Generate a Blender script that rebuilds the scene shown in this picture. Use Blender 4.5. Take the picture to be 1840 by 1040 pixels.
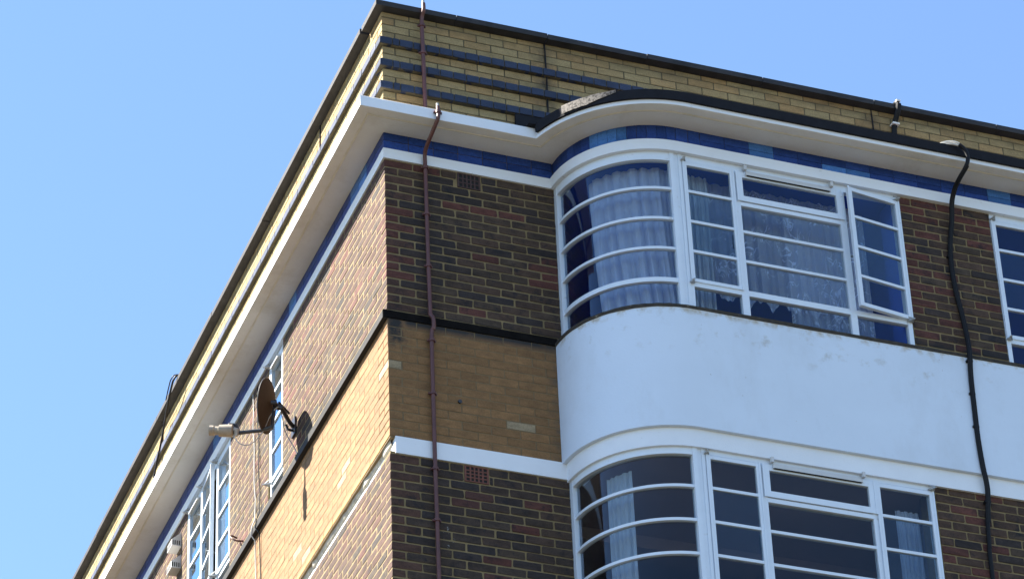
import bpy, bmesh, math, random
from mathutils import Vector, Matrix, noise

for o in list(bpy.data.objects):
    bpy.data.objects.remove(o)
SC = bpy.context.scene
COL = SC.collection
R = math.radians
H = 17.3            # height of the window head line (local z = 0) above the ground

# ------------------------------------------------------------------ camera
YAW, PITCH, ROLL, FPX = 0.3793716, 0.5933075, -0.0446569, 6045.03
CAM = Vector((-7.01286, -20.17438, -15.68355 + H))
fwd = Vector((math.sin(YAW) * math.cos(PITCH), math.cos(YAW) * math.cos(PITCH), math.sin(PITCH)))
rgt = Vector((math.cos(YAW), -math.sin(YAW), 0))
upv = rgt.cross(fwd)
r2 = math.cos(ROLL) * rgt + math.sin(ROLL) * upv
u2 = -math.sin(ROLL) * rgt + math.cos(ROLL) * upv
cd = bpy.data.cameras.new('camera')
cam = bpy.data.objects.new('camera', cd)
COL.objects.link(cam)
m3 = Matrix((r2, u2, -fwd)).transposed()
cam.matrix_world = Matrix.Translation(CAM) @ m3.to_4x4()
cd.sensor_width = 36.0
cd.lens = FPX / 1840 * 36
cd.clip_start = 0.1
cd.clip_end = 6000
SC.camera = cam


def px(x, y, z):
    "pixel (1840 x 1040) of a local point"
    d = Vector((x, y, z + H)) - CAM
    w = d.dot(fwd)
    return 920 + FPX * d.dot(r2) / w, 520 - FPX * d.dot(u2) / w


# ------------------------------------------------------------------ world, sun, exposure
SUN = Vector((-1.0, 0.48, 1.24)).normalized()
EL = math.asin(SUN.z)
AZ = math.atan2(SUN.x, SUN.y)
w = bpy.data.worlds.new('World')
SC.world = w
w.use_nodes = True
nt = w.node_tree
nt.nodes.clear()
sky = nt.nodes.new('ShaderNodeTexSky')
sky.sky_type = 'NISHITA'
sky.sun_disc = False
sky.sun_elevation = EL
sky.sun_rotation = AZ % (2 * math.pi)
sky.altitude = 50
sky.air_density = 1.0
sky.dust_density = 0.0
sky.ozone_density = 3.8
bg = nt.nodes.new('ShaderNodeBackground')
bg.inputs['Strength'].default_value = 0.06
wo = nt.nodes.new('ShaderNodeOutputWorld')
nt.links.new(sky.outputs[0], bg.inputs[0])
nt.links.new(bg.outputs[0], wo.inputs[0])
sd = bpy.data.lights.new('sun', 'SUN')
sd.energy = 5.0
sd.angle = R(0.53)
sd.color = (1.0, 0.93, 0.82)
so = bpy.data.objects.new('sun', sd)
COL.objects.link(so)
so.location = (-20, 10, 40)
so.rotation_euler = SUN.to_track_quat('Z', 'Y').to_euler()
SC.view_settings.view_transform = 'Standard'
SC.view_settings.look = 'None'
SC.view_settings.exposure = 2.46
SC.view_settings.gamma = 1
SC.cycles.max_bounces = 8
SC.cycles.transparent_max_bounces = 24
SC.cycles.caustics_reflective = False
SC.cycles.caustics_refractive = False


# ------------------------------------------------------------------ materials
def newmat(name):
    m = bpy.data.materials.new(name)
    m.use_nodes = True
    t = m.node_tree
    b = t.nodes['Principled BSDF']
    return m, t, b


def N(t, kind, **kw):
    n = t.nodes.new('ShaderNode' + kind)
    for k, v in kw.items():
        setattr(n, k, v)
    return n


def noise_tex(t, scale, detail=4, rough=0.6, stretch=None):
    g = N(t, 'NewGeometry')
    src = g.outputs['Position']
    if stretch:
        mp = N(t, 'Mapping')
        mp.inputs['Scale'].default_value = stretch
        t.links.new(src, mp.inputs[0])
        src = mp.outputs[0]
    n = N(t, 'TexNoise')
    n.inputs['Scale'].default_value = scale
    n.inputs['Detail'].default_value = detail
    n.inputs['Roughness'].default_value = rough
    t.links.new(src, n.inputs['Vector'])
    return n.outputs['Fac']


def ramp(t, fac, stops):
    r = N(t, 'ValToRGB')
    while len(r.color_ramp.elements) < len(stops):
        r.color_ramp.elements.new(0.5)
    for e, (p, c) in zip(r.color_ramp.elements, stops):
        e.position = p
        e.color = (c, c, c, 1) if isinstance(c, (int, float)) else (*c, 1)
    t.links.new(fac, r.inputs[0])
    return r.outputs[0]


def mixc(t, a, b, fac, mode='MIX'):
    m = N(t, 'Mix', data_type='RGBA', blend_type=mode)
    for s, v in ((6, a), (7, b)):
        if isinstance(v, tuple):
            m.inputs[s].default_value = (*v, 1)
        else:
            t.links.new(v, m.inputs[s])
    if isinstance(fac, (int, float)):
        m.inputs[0].default_value = fac
    else:
        t.links.new(fac, m.inputs[0])
    return m.outputs[2]


def bump(t, b, fac, strength, dist=0.01):
    n = N(t, 'Bump')
    n.inputs['Strength'].default_value = strength
    n.inputs['Distance'].default_value = dist
    t.links.new(fac, n.inputs['Height'])
    t.links.new(n.outputs[0], b.inputs['Normal'])


def simple(name, col, rough=0.6, var=0.25, scale=12, bmp=0.2, metal=0, fine=120, spec=None, stretch=None, dirt=None):
    m, t, b = newmat(name)
    f = noise_tex(t, scale, 5, 0.65, stretch)
    g = noise_tex(t, fine, 3)
    k = ramp(t, f, [(0.3, 1 - var), (0.7, 1.0)])
    c = mixc(t, col, k, 1.0, 'MULTIPLY')
    if dirt:
        dcol, lo, hi, sc, st = dirt
        d = ramp(t, noise_tex(t, sc, 6, 0.7, st), [(lo, 0.0), (hi, 1.0)])
        c = mixc(t, c, dcol, d)
    t.links.new(c, b.inputs['Base Color'])
    b.inputs['Roughness'].default_value = rough
    b.inputs['Metallic'].default_value = metal
    if spec is not None:
        b.inputs['Specular IOR Level'].default_value = spec
    if bmp:
        bump(t, b, g, bmp, 0.004)
    return m


def brickmat(name, attr, rough=0.85, spots=None, streak=0.5, bmp=0.5, mask=None, spec=0.3):
    "colour comes from the object colour (single bricks) or the vertex colour (joined bricks)"
    m, t, b = newmat(name)
    if attr:
        a = N(t, 'Attribute', attribute_name='Col')
        c = a.outputs['Color']
    else:
        a = N(t, 'ObjectInfo')
        c = a.outputs['Color']
    n1 = noise_tex(t, 9, 5, 0.7, (1, 1, 2.2))
    c = mixc(t, c, ramp(t, n1, [(0.3, 1 - streak), (0.62, 1.12)]), 1.0, 'MULTIPLY')
    n2 = noise_tex(t, 90, 4, 0.7)
    c = mixc(t, c, ramp(t, n2, [(0.3, 0.72), (0.65, 1.1)]), 1.0, 'MULTIPLY')
    if spots:
        col, lo, hi, sc = spots
        s = ramp(t, noise_tex(t, sc, 6, 0.75), [(lo, 0.0), (hi, 1.0)])
        c = mixc(t, c, col, s)
    if mask:
        for col, fac in mask(t):
            c = mixc(t, c, col, fac)
    t.links.new(c, b.inputs['Base Color'])
    b.inputs['Roughness'].default_value = rough
    b.inputs['Specular IOR Level'].default_value = spec
    bump(t, b, noise_tex(t, 160, 4, 0.7), bmp, 0.004)
    return m


def mathn(t, op, a, b=None, clamp=False):
    n = N(t, 'Math', operation=op, use_clamp=clamp)
    for i, v in enumerate((a, b)):
        if v is None:
            continue
        if isinstance(v, (int, float)):
            n.inputs[i].default_value = v
        else:
            t.links.new(v, n.inputs[i])
    return n.outputs[0]


def boxmask(t, xr=None, yr=None, zr=None, soft=0.06, nz=None, nlo=0.35, nhi=0.6):
    "stain mask: product of soft intervals in world position and a noise"
    g = N(t, 'NewGeometry')
    s = N(t, 'SeparateXYZ')
    t.links.new(g.outputs['Position'], s.inputs[0])
    out = None
    for i, rg in enumerate((xr, yr, zr)):
        if rg is None:
            continue
        lo, hi = rg
        sf = 0.006 if i < 2 and rg in ((-0.3, 0.02), (-0.05, 0.02), (-0.9, -0.6)) else soft
        if i == 2:
            lo += H
            hi += H
        a = mathn(t, 'MULTIPLY', mathn(t, 'SUBTRACT', s.outputs[i], lo), 1 / sf, True)
        b = mathn(t, 'MULTIPLY', mathn(t, 'SUBTRACT', hi, s.outputs[i]), 1 / sf, True)
        a = mathn(t, 'MULTIPLY', a, b)
        out = a if out is None else mathn(t, 'MULTIPLY', out, a)
    if nz:
        out = mathn(t, 'MULTIPLY', out, ramp(t, noise_tex(t, nz, 5, 0.65), [(nlo, 0.0), (nhi, 1.0)]))
    return out


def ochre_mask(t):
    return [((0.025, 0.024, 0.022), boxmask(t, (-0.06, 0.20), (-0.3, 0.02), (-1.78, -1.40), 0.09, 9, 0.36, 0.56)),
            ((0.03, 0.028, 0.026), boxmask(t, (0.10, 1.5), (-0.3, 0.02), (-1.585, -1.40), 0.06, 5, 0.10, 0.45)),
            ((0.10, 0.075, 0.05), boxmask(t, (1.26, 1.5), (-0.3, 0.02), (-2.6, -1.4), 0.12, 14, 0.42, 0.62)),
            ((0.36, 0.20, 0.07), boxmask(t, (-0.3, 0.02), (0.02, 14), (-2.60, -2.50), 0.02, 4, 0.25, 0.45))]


def yellow_mask(t):
    out = []
    for x0 in (1.41, 4.385, -5):
        out.append(((0.045, 0.038, 0.030), boxmask(t, (x0 - 0.15, x0 + 0.13), (-0.3, 0.02), (0.4, 1.5), 0.13, 7, 0.33, 0.7)))
    out.append(((0.06, 0.052, 0.038), boxmask(t, (-0.05, 7), (-0.3, 0.02), (1.36, 1.5), 0.09, 3, 0.35, 0.7)))
    return out


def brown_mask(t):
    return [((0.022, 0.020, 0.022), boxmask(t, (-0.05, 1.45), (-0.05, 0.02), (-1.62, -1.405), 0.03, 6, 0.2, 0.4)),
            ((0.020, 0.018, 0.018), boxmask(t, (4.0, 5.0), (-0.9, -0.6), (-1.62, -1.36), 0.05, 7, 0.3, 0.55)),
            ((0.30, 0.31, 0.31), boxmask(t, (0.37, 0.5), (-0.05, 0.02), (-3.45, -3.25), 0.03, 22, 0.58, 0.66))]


PALE = (0.62, 0.60, 0.52)
M = {}
for at in (0, 1):
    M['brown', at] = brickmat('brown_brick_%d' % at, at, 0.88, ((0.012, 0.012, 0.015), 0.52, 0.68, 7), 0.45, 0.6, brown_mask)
    M['yellow', at] = brickmat('yellow_brick_%d' % at, at, 0.88, ((0.13, 0.105, 0.06), 0.62, 0.8, 4), 0.22, 0.4, yellow_mask)
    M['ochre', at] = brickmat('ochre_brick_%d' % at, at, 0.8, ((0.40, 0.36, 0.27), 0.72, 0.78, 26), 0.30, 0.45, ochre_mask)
    M['blue', at] = brickmat('blue_brick_%d' % at, at, 0.5, ((0.12, 0.13, 0.15), 0.70, 0.82, 30), 0.3, 0.3, None, 0.3)
    M['tile', at] = brickmat('glazed_tile_%d' % at, at, 0.30, ((0.08, 0.11, 0.2), 0.74, 0.86, 20), 0.22, 0.06, None, 0.08)
M['mortar_brown'] = simple('brown_wall_mortar', (0.235, 0.175, 0.083), 0.95, 0.45, 6, 0.8, dirt=((0.05, 0.045, 0.035), 0.6, 0.78, 3, None))
M['mortar_yellow'] = simple('yellow_wall_mortar', (0.10, 0.085, 0.05), 0.95, 0.4, 6, 0.8)
M['mortar_ochre'] = simple('ochre_wall_mortar', (0.195, 0.138, 0.070), 0.95, 0.45, 8, 0.8)
M['white'] = simple('white_render', (0.62, 0.70, 0.79), 0.62, 0.05, 1.6, 0.25, fine=60, dirt=((0.50, 0.55, 0.60), 0.50, 0.85, 1.3, (1, 1, 0.5)))
_t = M['white'].node_tree
_b = _t.nodes['Principled BSDF']
_src = _b.inputs['Base Color'].links[0].from_socket
_c = mixc(_t, _src, (0.42, 0.38, 0.30), boxmask(_t, None, None, (-1.575, -1.40), 0.05, 11, 0.48, 0.66))
_c = mixc(_t, _c, (0.45, 0.47, 0.47), boxmask(_t, None, None, (-1.95, -1.40), 0.22, 6, 0.58, 0.74))
_c = mixc(_t, _c, (0.20, 0.17, 0.13), ramp(_t, noise_tex(_t, 34, 2), [(0.765, 0.0), (0.79, 0.7)]))
_t.links.new(_c, _b.inputs['Base Color'])
M['band'] = simple('white_painted_band', (0.73, 0.765, 0.80), 0.55, 0.07, 3, 0.3, fine=70, dirt=((0.36, 0.35, 0.31), 0.64, 0.82, 9, None))
M['soffit'] = simple('cream_soffit_paint', (0.75, 0.73, 0.685), 0.75, 0.12, 2, 0.25, fine=40, dirt=((0.56, 0.52, 0.44), 0.52, 0.80, 2.5, None))
M['soffit_edge'] = simple('cream_drip_edge', (0.74, 0.69, 0.57), 0.8, 0.2, 8, 0.3)
M['frame'] = simple('white_metal_frame', (0.66, 0.73, 0.80), 0.32, 0.07, 8, 0.1, fine=40, dirt=((0.38, 0.36, 0.31), 0.62, 0.80, 16, None))
M['black'] = simple('black_bitumen', (0.016, 0.017, 0.022), 0.85, 0.3, 14, 0.4, spec=0.15)
M['coping'] = simple('dark_coping', (0.034, 0.033, 0.034), 0.65, 0.45, 5, 0.5, spec=0.3, dirt=((0.012, 0.012, 0.012), 0.5, 0.7, 4, None))
M['ledge'] = simple('mossy_black_ledge', (0.05, 0.042, 0.032), 0.9, 0.6, 20, 1.0, dirt=((0.30, 0.27, 0.20), 0.62, 0.72, 30, None))
M['creasing'] = simple('black_creasing', (0.022, 0.021, 0.021), 0.75, 0.4, 10, 0.6, spec=0.25)
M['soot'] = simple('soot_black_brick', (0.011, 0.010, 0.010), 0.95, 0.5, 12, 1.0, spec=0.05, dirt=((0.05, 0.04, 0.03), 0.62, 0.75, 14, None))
M['silver'] = simple('silver_flashing', (0.20, 0.18, 0.16), 0.8, 0.5, 60, 0.3, fine=90, spec=0.3, dirt=((0.03, 0.027, 0.025), 0.50, 0.56, 45, None))
M['pipe'] = simple('red_brown_pipe', (0.115, 0.040, 0.032), 0.5, 0.35, 14, 0.3)
M['cable'] = simple('black_cable', (0.008, 0.008, 0.009), 0.6, 0.3, 30, 0.2, spec=0.2)
M['greycable'] = simple('grey_cable', (0.45, 0.44, 0.42), 0.5, 0.2, 30, 0.1)
M['whitecable'] = simple('bare_white_wire', (0.75, 0.72, 0.66), 0.5, 0.2, 30, 0.1)
M['darkmetal'] = simple('dark_metal', (0.03, 0.03, 0.033), 0.4, 0.3, 30, 0.2)
M['steel'] = simple('galvanised_steel', (0.42, 0.42, 0.40), 0.45, 0.3, 30, 0.2, metal=0.4)
M['lnb'] = simple('cream_plastic', (0.33, 0.29, 0.23), 0.5, 0.25, 20, 0.1)
M['terracotta'] = simple('terracotta', (0.17, 0.062, 0.042), 0.85, 0.35, 20, 0.5)
M['terradark'] = simple('sooty_terracotta', (0.060, 0.032, 0.030), 0.85, 0.35, 20, 0.5)
M['hole'] = simple('air_brick_void', (0.01, 0.01, 0.01), 0.9, 0.1)
M['plastic'] = simple('white_plastic', (0.55, 0.55, 0.54), 0.5, 0.1, 10, 0.05)
M['fillet'] = simple('flaking_mortar', (0.55, 0.52, 0.44), 0.95, 0.5, 22, 1.0)
M['room_blue'] = simple('blue_room_paint', (0.025, 0.10, 0.55), 0.8, 0.08, 2, 0)
M['room_grey'] = simple('grey_room_paint', (0.17, 0.145, 0.15), 0.8, 0.1, 2, 0)
M['ceiling'] = simple('grey_ceiling_paint', (0.36, 0.27, 0.26), 0.8, 0.1, 2, 0)
M['room_dark'] = simple('navy_room_paint', (0.035, 0.055, 0.14), 0.8, 0.1, 2, 0)
M['roof'] = simple('roof_felt', (0.06, 0.06, 0.06), 0.9, 0.3, 3, 0.3)
M['plant'] = simple('dry_plant', (0.32, 0.26, 0.10), 0.8, 0.4, 40, 0)


def glassmat():
    m, t, b = newmat('window_glass')
    t.nodes.remove(b)
    out = [n for n in t.nodes if n.type == 'OUTPUT_MATERIAL'][0]
    tr = N(t, 'BsdfTransparent')
    tr.inputs[0].default_value = (0.86, 0.90, 0.92, 1)
    gl = N(t, 'BsdfGlossy')
    gl.inputs['Roughness'].default_value = 0.012
    gl.inputs['Color'].default_value = (0.74, 0.87, 1, 1)
    fr = N(t, 'Fresnel')
    fr.inputs['IOR'].default_value = 1.5
    f2 = mathn(t, 'ADD', mathn(t, 'MULTIPLY', fr.outputs[0], 0.9), mathn(t, 'MULTIPLY', mathn(t, 'SUBTRACT', fr.outputs[0], 0.05, True), 2.6), True)
    gg = N(t, 'NewGeometry')
    f2 = mathn(t, 'MULTIPLY', f2, mathn(t, 'SUBTRACT', 1.0, gg.outputs['Backfacing']))
    mx = N(t, 'MixShader')
    t.links.new(f2, mx.inputs[0])
    t.links.new(tr.outputs[0], mx.inputs[1])
    t.links.new(gl.outputs[0], mx.inputs[2])
    n = N(t, 'Bump')
    n.inputs['Strength'].default_value = 0.10
    n.inputs['Distance'].default_value = 0.004
    t.links.new(noise_tex(t, 2.2, 1), n.inputs['Height'])
    t.links.new(n.outputs[0], gl.inputs['Normal'])
    t.links.new(mx.outputs[0], out.inputs[0])
    return m


def clothmat(name, col, opac, lace=False):
    m, t, b = newmat(name)
    t.nodes.remove(b)
    out = [n for n in t.nodes if n.type == 'OUTPUT_MATERIAL'][0]
    df = N(t, 'BsdfDiffuse')
    df.inputs[0].default_value = (*col, 1)
    tl = N(t, 'BsdfTranslucent')
    tl.inputs[0].default_value = (*col, 1)
    a = N(t, 'MixShader')
    a.inputs[0].default_value = 0.35
    t.links.new(df.outputs[0], a.inputs[1])
    t.links.new(tl.outputs[0], a.inputs[2])
    tr = N(t, 'BsdfTransparent')
    mx = N(t, 'MixShader')
    t.links.new(tr.outputs[0], mx.inputs[1])
    t.links.new(a.outputs[0], mx.inputs[2])
    if lace:
        g = N(t, 'NewGeometry')
        mp = N(t, 'Mapping')
        mp.inputs['Scale'].default_value = (1, 0.4, 0.75)
        t.links.new(g.outputs['Position'], mp.inputs[0])
        ns = N(t, 'TexNoise')
        ns.inputs['Scale'].default_value = 7
        ns.inputs['Detail'].default_value = 1
        t.links.new(mp.outputs[0], ns.inputs['Vector'])
        mixv = N(t, 'Mix', data_type='VECTOR')
        mixv.inputs[0].default_value = 0.22
        t.links.new(mp.outputs[0], mixv.inputs[4])
        t.links.new(ns.outputs['Color'], mixv.inputs[5])
        v = N(t, 'TexNoise')
        v.inputs['Scale'].default_value = 13
        v.inputs['Detail'].default_value = 1.2
        v.inputs['Distortion'].default_value = 1.1
        t.links.new(mixv.outputs[1], v.inputs['Vector'])
        dv = mathn(t, 'ABSOLUTE', mathn(t, 'SUBTRACT', v.outputs['Fac'], 0.5))
        line = ramp(t, dv, [(0.012, 1.0), (0.035, 0.0)])
        sc = ramp(t, noise_tex(t, 4.5, 2), [(0.47, 0.0), (0.56, 1.0)])
        line = mathn(t, 'MULTIPLY', line, sc)
        f = mathn(t, 'ADD', mathn(t, 'MULTIPLY', line, 0.6), opac, True)
        t.links.new(f, mx.inputs[0])
    else:
        mx.inputs[0].default_value = opac
    t.links.new(mx.outputs[0], out.inputs[0])
    return m


M['glass'] = glassmat()
M['sheer'] = clothmat('sheer_curtain_cloth', (0.74, 0.80, 0.98), 0.80)
M['lace'] = clothmat('lace_curtain_cloth', (0.80, 0.86, 1.0), 0.52, True)
M['bluecloth'] = clothmat('pale_blue_curtain_cloth', (0.62, 0.68, 0.76), 0.93)


def meshmat():
    m, t, b = newmat('perforated_dish_steel')
    out = [n for n in t.nodes if n.type == 'OUTPUT_MATERIAL'][0]
    b.inputs['Base Color'].default_value = (0.035, 0.028, 0.025, 1)
    b.inputs['Roughness'].default_value = 0.5
    tl = N(t, 'BsdfTranslucent')
    tl.inputs[0].default_value = (0.10, 0.070, 0.048, 1)
    mx = N(t, 'MixShader')
    mx.inputs[0].default_value = 0.45
    t.links.new(b.outputs[0], mx.inputs[1])
    t.links.new(tl.outputs[0], mx.inputs[2])
    t.links.new(mx.outputs[0], out.inputs[0])
    bump(t, b, noise_tex(t, 300, 2), 0.5, 0.003)
    return m


M['dish'] = meshmat()


def groundmat():
    m, t, b = newmat('paving_and_grass')
    f = ramp(t, noise_tex(t, 0.06, 4), [(0.45, (0.072, 0.066, 0.058)), (0.55, (0.055, 0.052, 0.048)), (0.62, (0.045, 0.052, 0.030))])
    g = mixc(t, f, ramp(t, noise_tex(t, 3, 6, 0.7), [(0.3, 0.7), (0.7, 1.1)]), 1.0, 'MULTIPLY')
    t.links.new(g, b.inputs['Base Color'])
    b.inputs['Roughness'].default_value = 0.95
    return m


M['ground'] = groundmat()


# ------------------------------------------------------------------ mesh helpers (local z, H is added on build)
class MB:
    def __init__(s):
        s.v, s.f = [], []

    def add(s, vs, fs):
        b = len(s.v)
        s.v += [tuple(v) for v in vs]
        s.f += [tuple(i + b for i in f) for f in fs]
        return s

    def box(s, x0, x1, y0, y1, z0, z1):
        s.add([(x, y, z) for x in (x0, x1) for y in (y0, y1) for z in (z0, z1)],
              [(0, 1, 3, 2), (4, 6, 7, 5), (0, 4, 5, 1), (2, 3, 7, 6), (0, 2, 6, 4), (1, 5, 7, 3)])
        return s

    def grid(s, rows, close=False):
        n, k = len(rows), len(rows[0])
        fs = []
        for i in range(n - 1):
            for j in range(k - (0 if close else 1)):
                j2 = (j + 1) % k
                fs.append((i * k + j, i * k + j2, (i + 1) * k + j2, (i + 1) * k + j))
        return s.add([p for r in rows for p in r], fs)

    def tube(s, pts, r, n=8, cap=True):
        pts = [Vector(p) for p in pts]
        rr = r if isinstance(r, (list, tuple)) else [r] * len(pts)
        rows = []
        ref = Vector((0.31, -0.87, 0.2)).normalized()
        for i, p in enumerate(pts):
            a = pts[max(i - 1, 0)]
            b = pts[min(i + 1, len(pts) - 1)]
            d = (b - a).normalized()
            e1 = d.cross(ref)
            if e1.length < 1e-3:
                e1 = d.cross(Vector((1, 0, 0)))
            e1.normalize()
            e2 = d.cross(e1)
            rows.append([p + rr[i] * (math.cos(q) * e1 + math.sin(q) * e2) for q in [2 * math.pi * k / n for k in range(n)]])
        b0 = len(s.v)
        s.grid(rows, True)
        if cap:
            s.f.append(tuple(b0 + k for k in range(n)))
            s.f.append(tuple(b0 + (len(pts) - 1) * n + k for k in reversed(range(n))))
        return s

    def mapped(s, fn):
        s.v = [fn(*v) for v in s.v]
        return s

    def build(s, name, mt, parent=None, smooth=False, cols=None):
        me = bpy.data.meshes.new(name)
        me.from_pydata([(x, y, z + H) for x, y, z in s.v], [], s.f)
        me.validate()
        me.materials.append(M[mt] if not isinstance(mt, bpy.types.Material) else mt)
        bm = bmesh.new()
        bm.from_mesh(me)
        bmesh.ops.recalc_face_normals(bm, faces=bm.faces)
        bm.to_mesh(me)
        bm.free()
        if smooth:
            me.polygons.foreach_set('use_smooth', [True] * len(me.polygons))
            me.set_sharp_from_angle(angle=R(35))
        if cols:
            a = me.color_attributes.new('Col', 'FLOAT_COLOR', 'POINT')
            a.data.foreach_set('color', [c for q in cols for c in (*q, 1)])
        o = bpy.data.objects.new(name, me)
        COL.objects.link(o)
        o.parent = parent
        return o


def catmull(P, n=8):
    P = [Vector(p) for p in P]
    Q = [P[0]] + P + [P[-1]]
    out = []
    for i in range(1, len(Q) - 2):
        for k in range(n):
            t_ = k / n
            a, b, c, d = Q[i - 1], Q[i], Q[i + 1], Q[i + 2]
            out.append(0.5 * ((2 * b) + (c - a) * t_ + (2 * a - 5 * b + 4 * c - d) * t_ ** 2 + (3 * b - a - 3 * c + d) * t_ ** 3))
    out.append(P[-1])
    return out


def empty(name, loc=(0, 0, 0), parent=None):
    o = bpy.data.objects.new(name, None)
    o.location = loc
    o.empty_display_size = 0.2
    COL.objects.link(o)
    o.parent = parent
    return o


def tag(o, label, cat=None, group=None, kind=None):
    if label:
        o['label'] = label
    if cat:
        o['category'] = cat
    if group:
        o['group'] = group
    if kind:
        o['kind'] = kind
    return o


# ------------------------------------------------------------------ plan of the building
XC, RB = 2.18, 0.75        # centre and radius of the quarter-round bay
XR, YL = 9.0, 15.0         # how far the two fronts run
NA = 40


def bay_path(a, y0=None, x1=XR, t0=None, t1=1.0, n=NA):
    "plan points of the bay front, offset a outwards; starts on y = y0"
    r = RB + a
    y0 = 0.0 if y0 is None else y0
    s0 = math.pi + math.asin(max(-1, min(1, -y0 / r))) if t0 is None else math.pi + t0 * math.pi / 2
    s1 = math.pi + t1 * math.pi / 2
    pts = [(XC + r * math.cos(s0 + (s1 - s0) * k / n), r * math.sin(s0 + (s1 - s0) * k / n)) for k in range(n + 1)]
    if x1 is not None:
        m_ = int((x1 - XC) / 0.25)
        pts += [(XC + (x1 - XC) * k / m_, -r) for k in range(1, m_ + 1)]
    return pts


def sweep(paths_prof, wob=0.0, closed=True):
    "paths_prof: list of (plan path, z); builds the skin between them, closed round and capped"
    rows = []
    k = len(paths_prof[0][0])
    for i in range(k):
        row = []
        for j, (p, z) in enumerate(paths_prof):
            dz = wob * (noise.noise(Vector((p[i][0] * 3.1, p[i][1] * 3.1 + j, 5.2))) + 0.6 * noise.noise(Vector((p[i][0] * 17, p[i][1] * 17, j)))) if wob else 0
            row.append((p[i][0], p[i][1], z + dz))
        rows.append(row)
    mb = MB()
    mb.grid(rows, closed)
    if closed:
        n = len(paths_prof)
        mb.f.append(tuple(range(n)))
        mb.f.append(tuple(reversed(range((k - 1) * n, k * n))))
    return mb


def bay_sweep(prof, **kw):
    wob = kw.pop('wob', 0)
    return sweep([(bay_path(a, **kw), z) for a, z in prof], wob)


def full_path(a, n=NA):
    p = [(-a, YL - k * (YL + a) / 30) for k in range(31)]
    r = RB + a
    xj = XC - math.sqrt(r * r - a * a)
    p += [(-a + (xj + a) * k / 8, -a) for k in range(1, 8)]
    s0 = math.pi + math.asin(a / r)
    s1 = 1.5 * math.pi
    p += [(XC + r * math.cos(s0 + (s1 - s0) * k / n), r * math.sin(s0 + (s1 - s0) * k / n)) for k in range(n + 1)]
    p += [(XC + (XR - XC) * k / 20, -r) for k in range(1, 21)]
    return p


rng = random.Random(7)
bld = empty('apartment_building')
tag(bld, 'brick apartment block with a white rounded corner bay and flat roof', 'building')

# ------------------------------------------------------------------ bricks
CB = 0.075                # course height
MX, MY = 0.2345, 0.232    # stretcher module along the front and along the side
PROTO = {}


def proto(kind, ln, dp, ht, i):
    key = (kind, ln, dp, ht, i)
    if key in PROTO:
        return PROTO[key]
    rg = random.Random(hash((ln, dp, ht, i)) % 99991)
    j = {'brown': 0.0030, 'yellow': 0.0012, 'ochre': 0.0016, 'blue': 0.0010, 'tile': 0.0004}[kind]
    ch = {'brown': 0.006, 'yellow': 0.003, 'ochre': 0.003, 'blue': 0.003, 'tile': 0.0015}[kind]
    vs, fs = [], []
    hx, hy, hz = ln / 2, dp / 2, ht / 2
    # chamfered box: 24 vertices, 44 triangles
    def V(x, y, z):
        vs.append([x + rg.uniform(-j, j), y + rg.uniform(-j, j) * 0.6, z + rg.uniform(-j, j)])
        return len(vs) - 1
    idx = {}
    for sx in (-1, 1):
        for sy in (-1, 1):
            for sz in (-1, 1):
                idx[sx, sy, sz] = (V(sx * hx, sy * (hy - ch * 0.4), sz * (hz - ch)), V(sx * (hx - ch), sy * hy, sz * (hz - ch)), V(sx * (hx - ch), sy * (hy - ch * 0.4), sz * hz))
    S = (-1, 1)
    for sx in S:
        fs.append([idx[sx, a, b][0] for a, b in ((-1, -1), (1, -1), (1, 1), (-1, 1))])
    for sy in S:
        fs.append([idx[a, sy, b][1] for a, b in ((-1, -1), (1, -1), (1, 1), (-1, 1))])
    for sz in S:
        fs.append([idx[a, b, sz][2] for a, b in ((-1, -1), (1, -1), (1, 1), (-1, 1))])
    for a in S:
        for b in S:
            fs.append([idx[-1, a, b][1], idx[1, a, b][1], idx[1, a, b][2], idx[-1, a, b][2]])
            fs.append([idx[a, -1, b][0], idx[a, 1, b][0], idx[a, 1, b][2], idx[a, -1, b][2]])
            fs.append([idx[a, b, -1][0], idx[a, b, 1][0], idx[a, b, 1][1], idx[a, b, -1][1]])
            for c in S:
                fs.append(list(idx[a, b, c]))
    me = bpy.data.meshes.new('brick_shape')
    me.from_pydata(vs, [], fs)
    bm = bmesh.new()
    bm.from_mesh(me)
    bmesh.ops.recalc_face_normals(bm, faces=bm.faces)
    bm.to_mesh(me)
    bm.free()
    me.materials.append(M[kind, 0])
    PROTO[key] = (me, [tuple(v.co) for v in me.vertices], [tuple(p.vertices) for p in me.polygons])
    return PROTO[key]


PLACED = {'brown': [], 'yellow': [], 'ochre': [], 'blue': [], 'tile': []}


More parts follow.
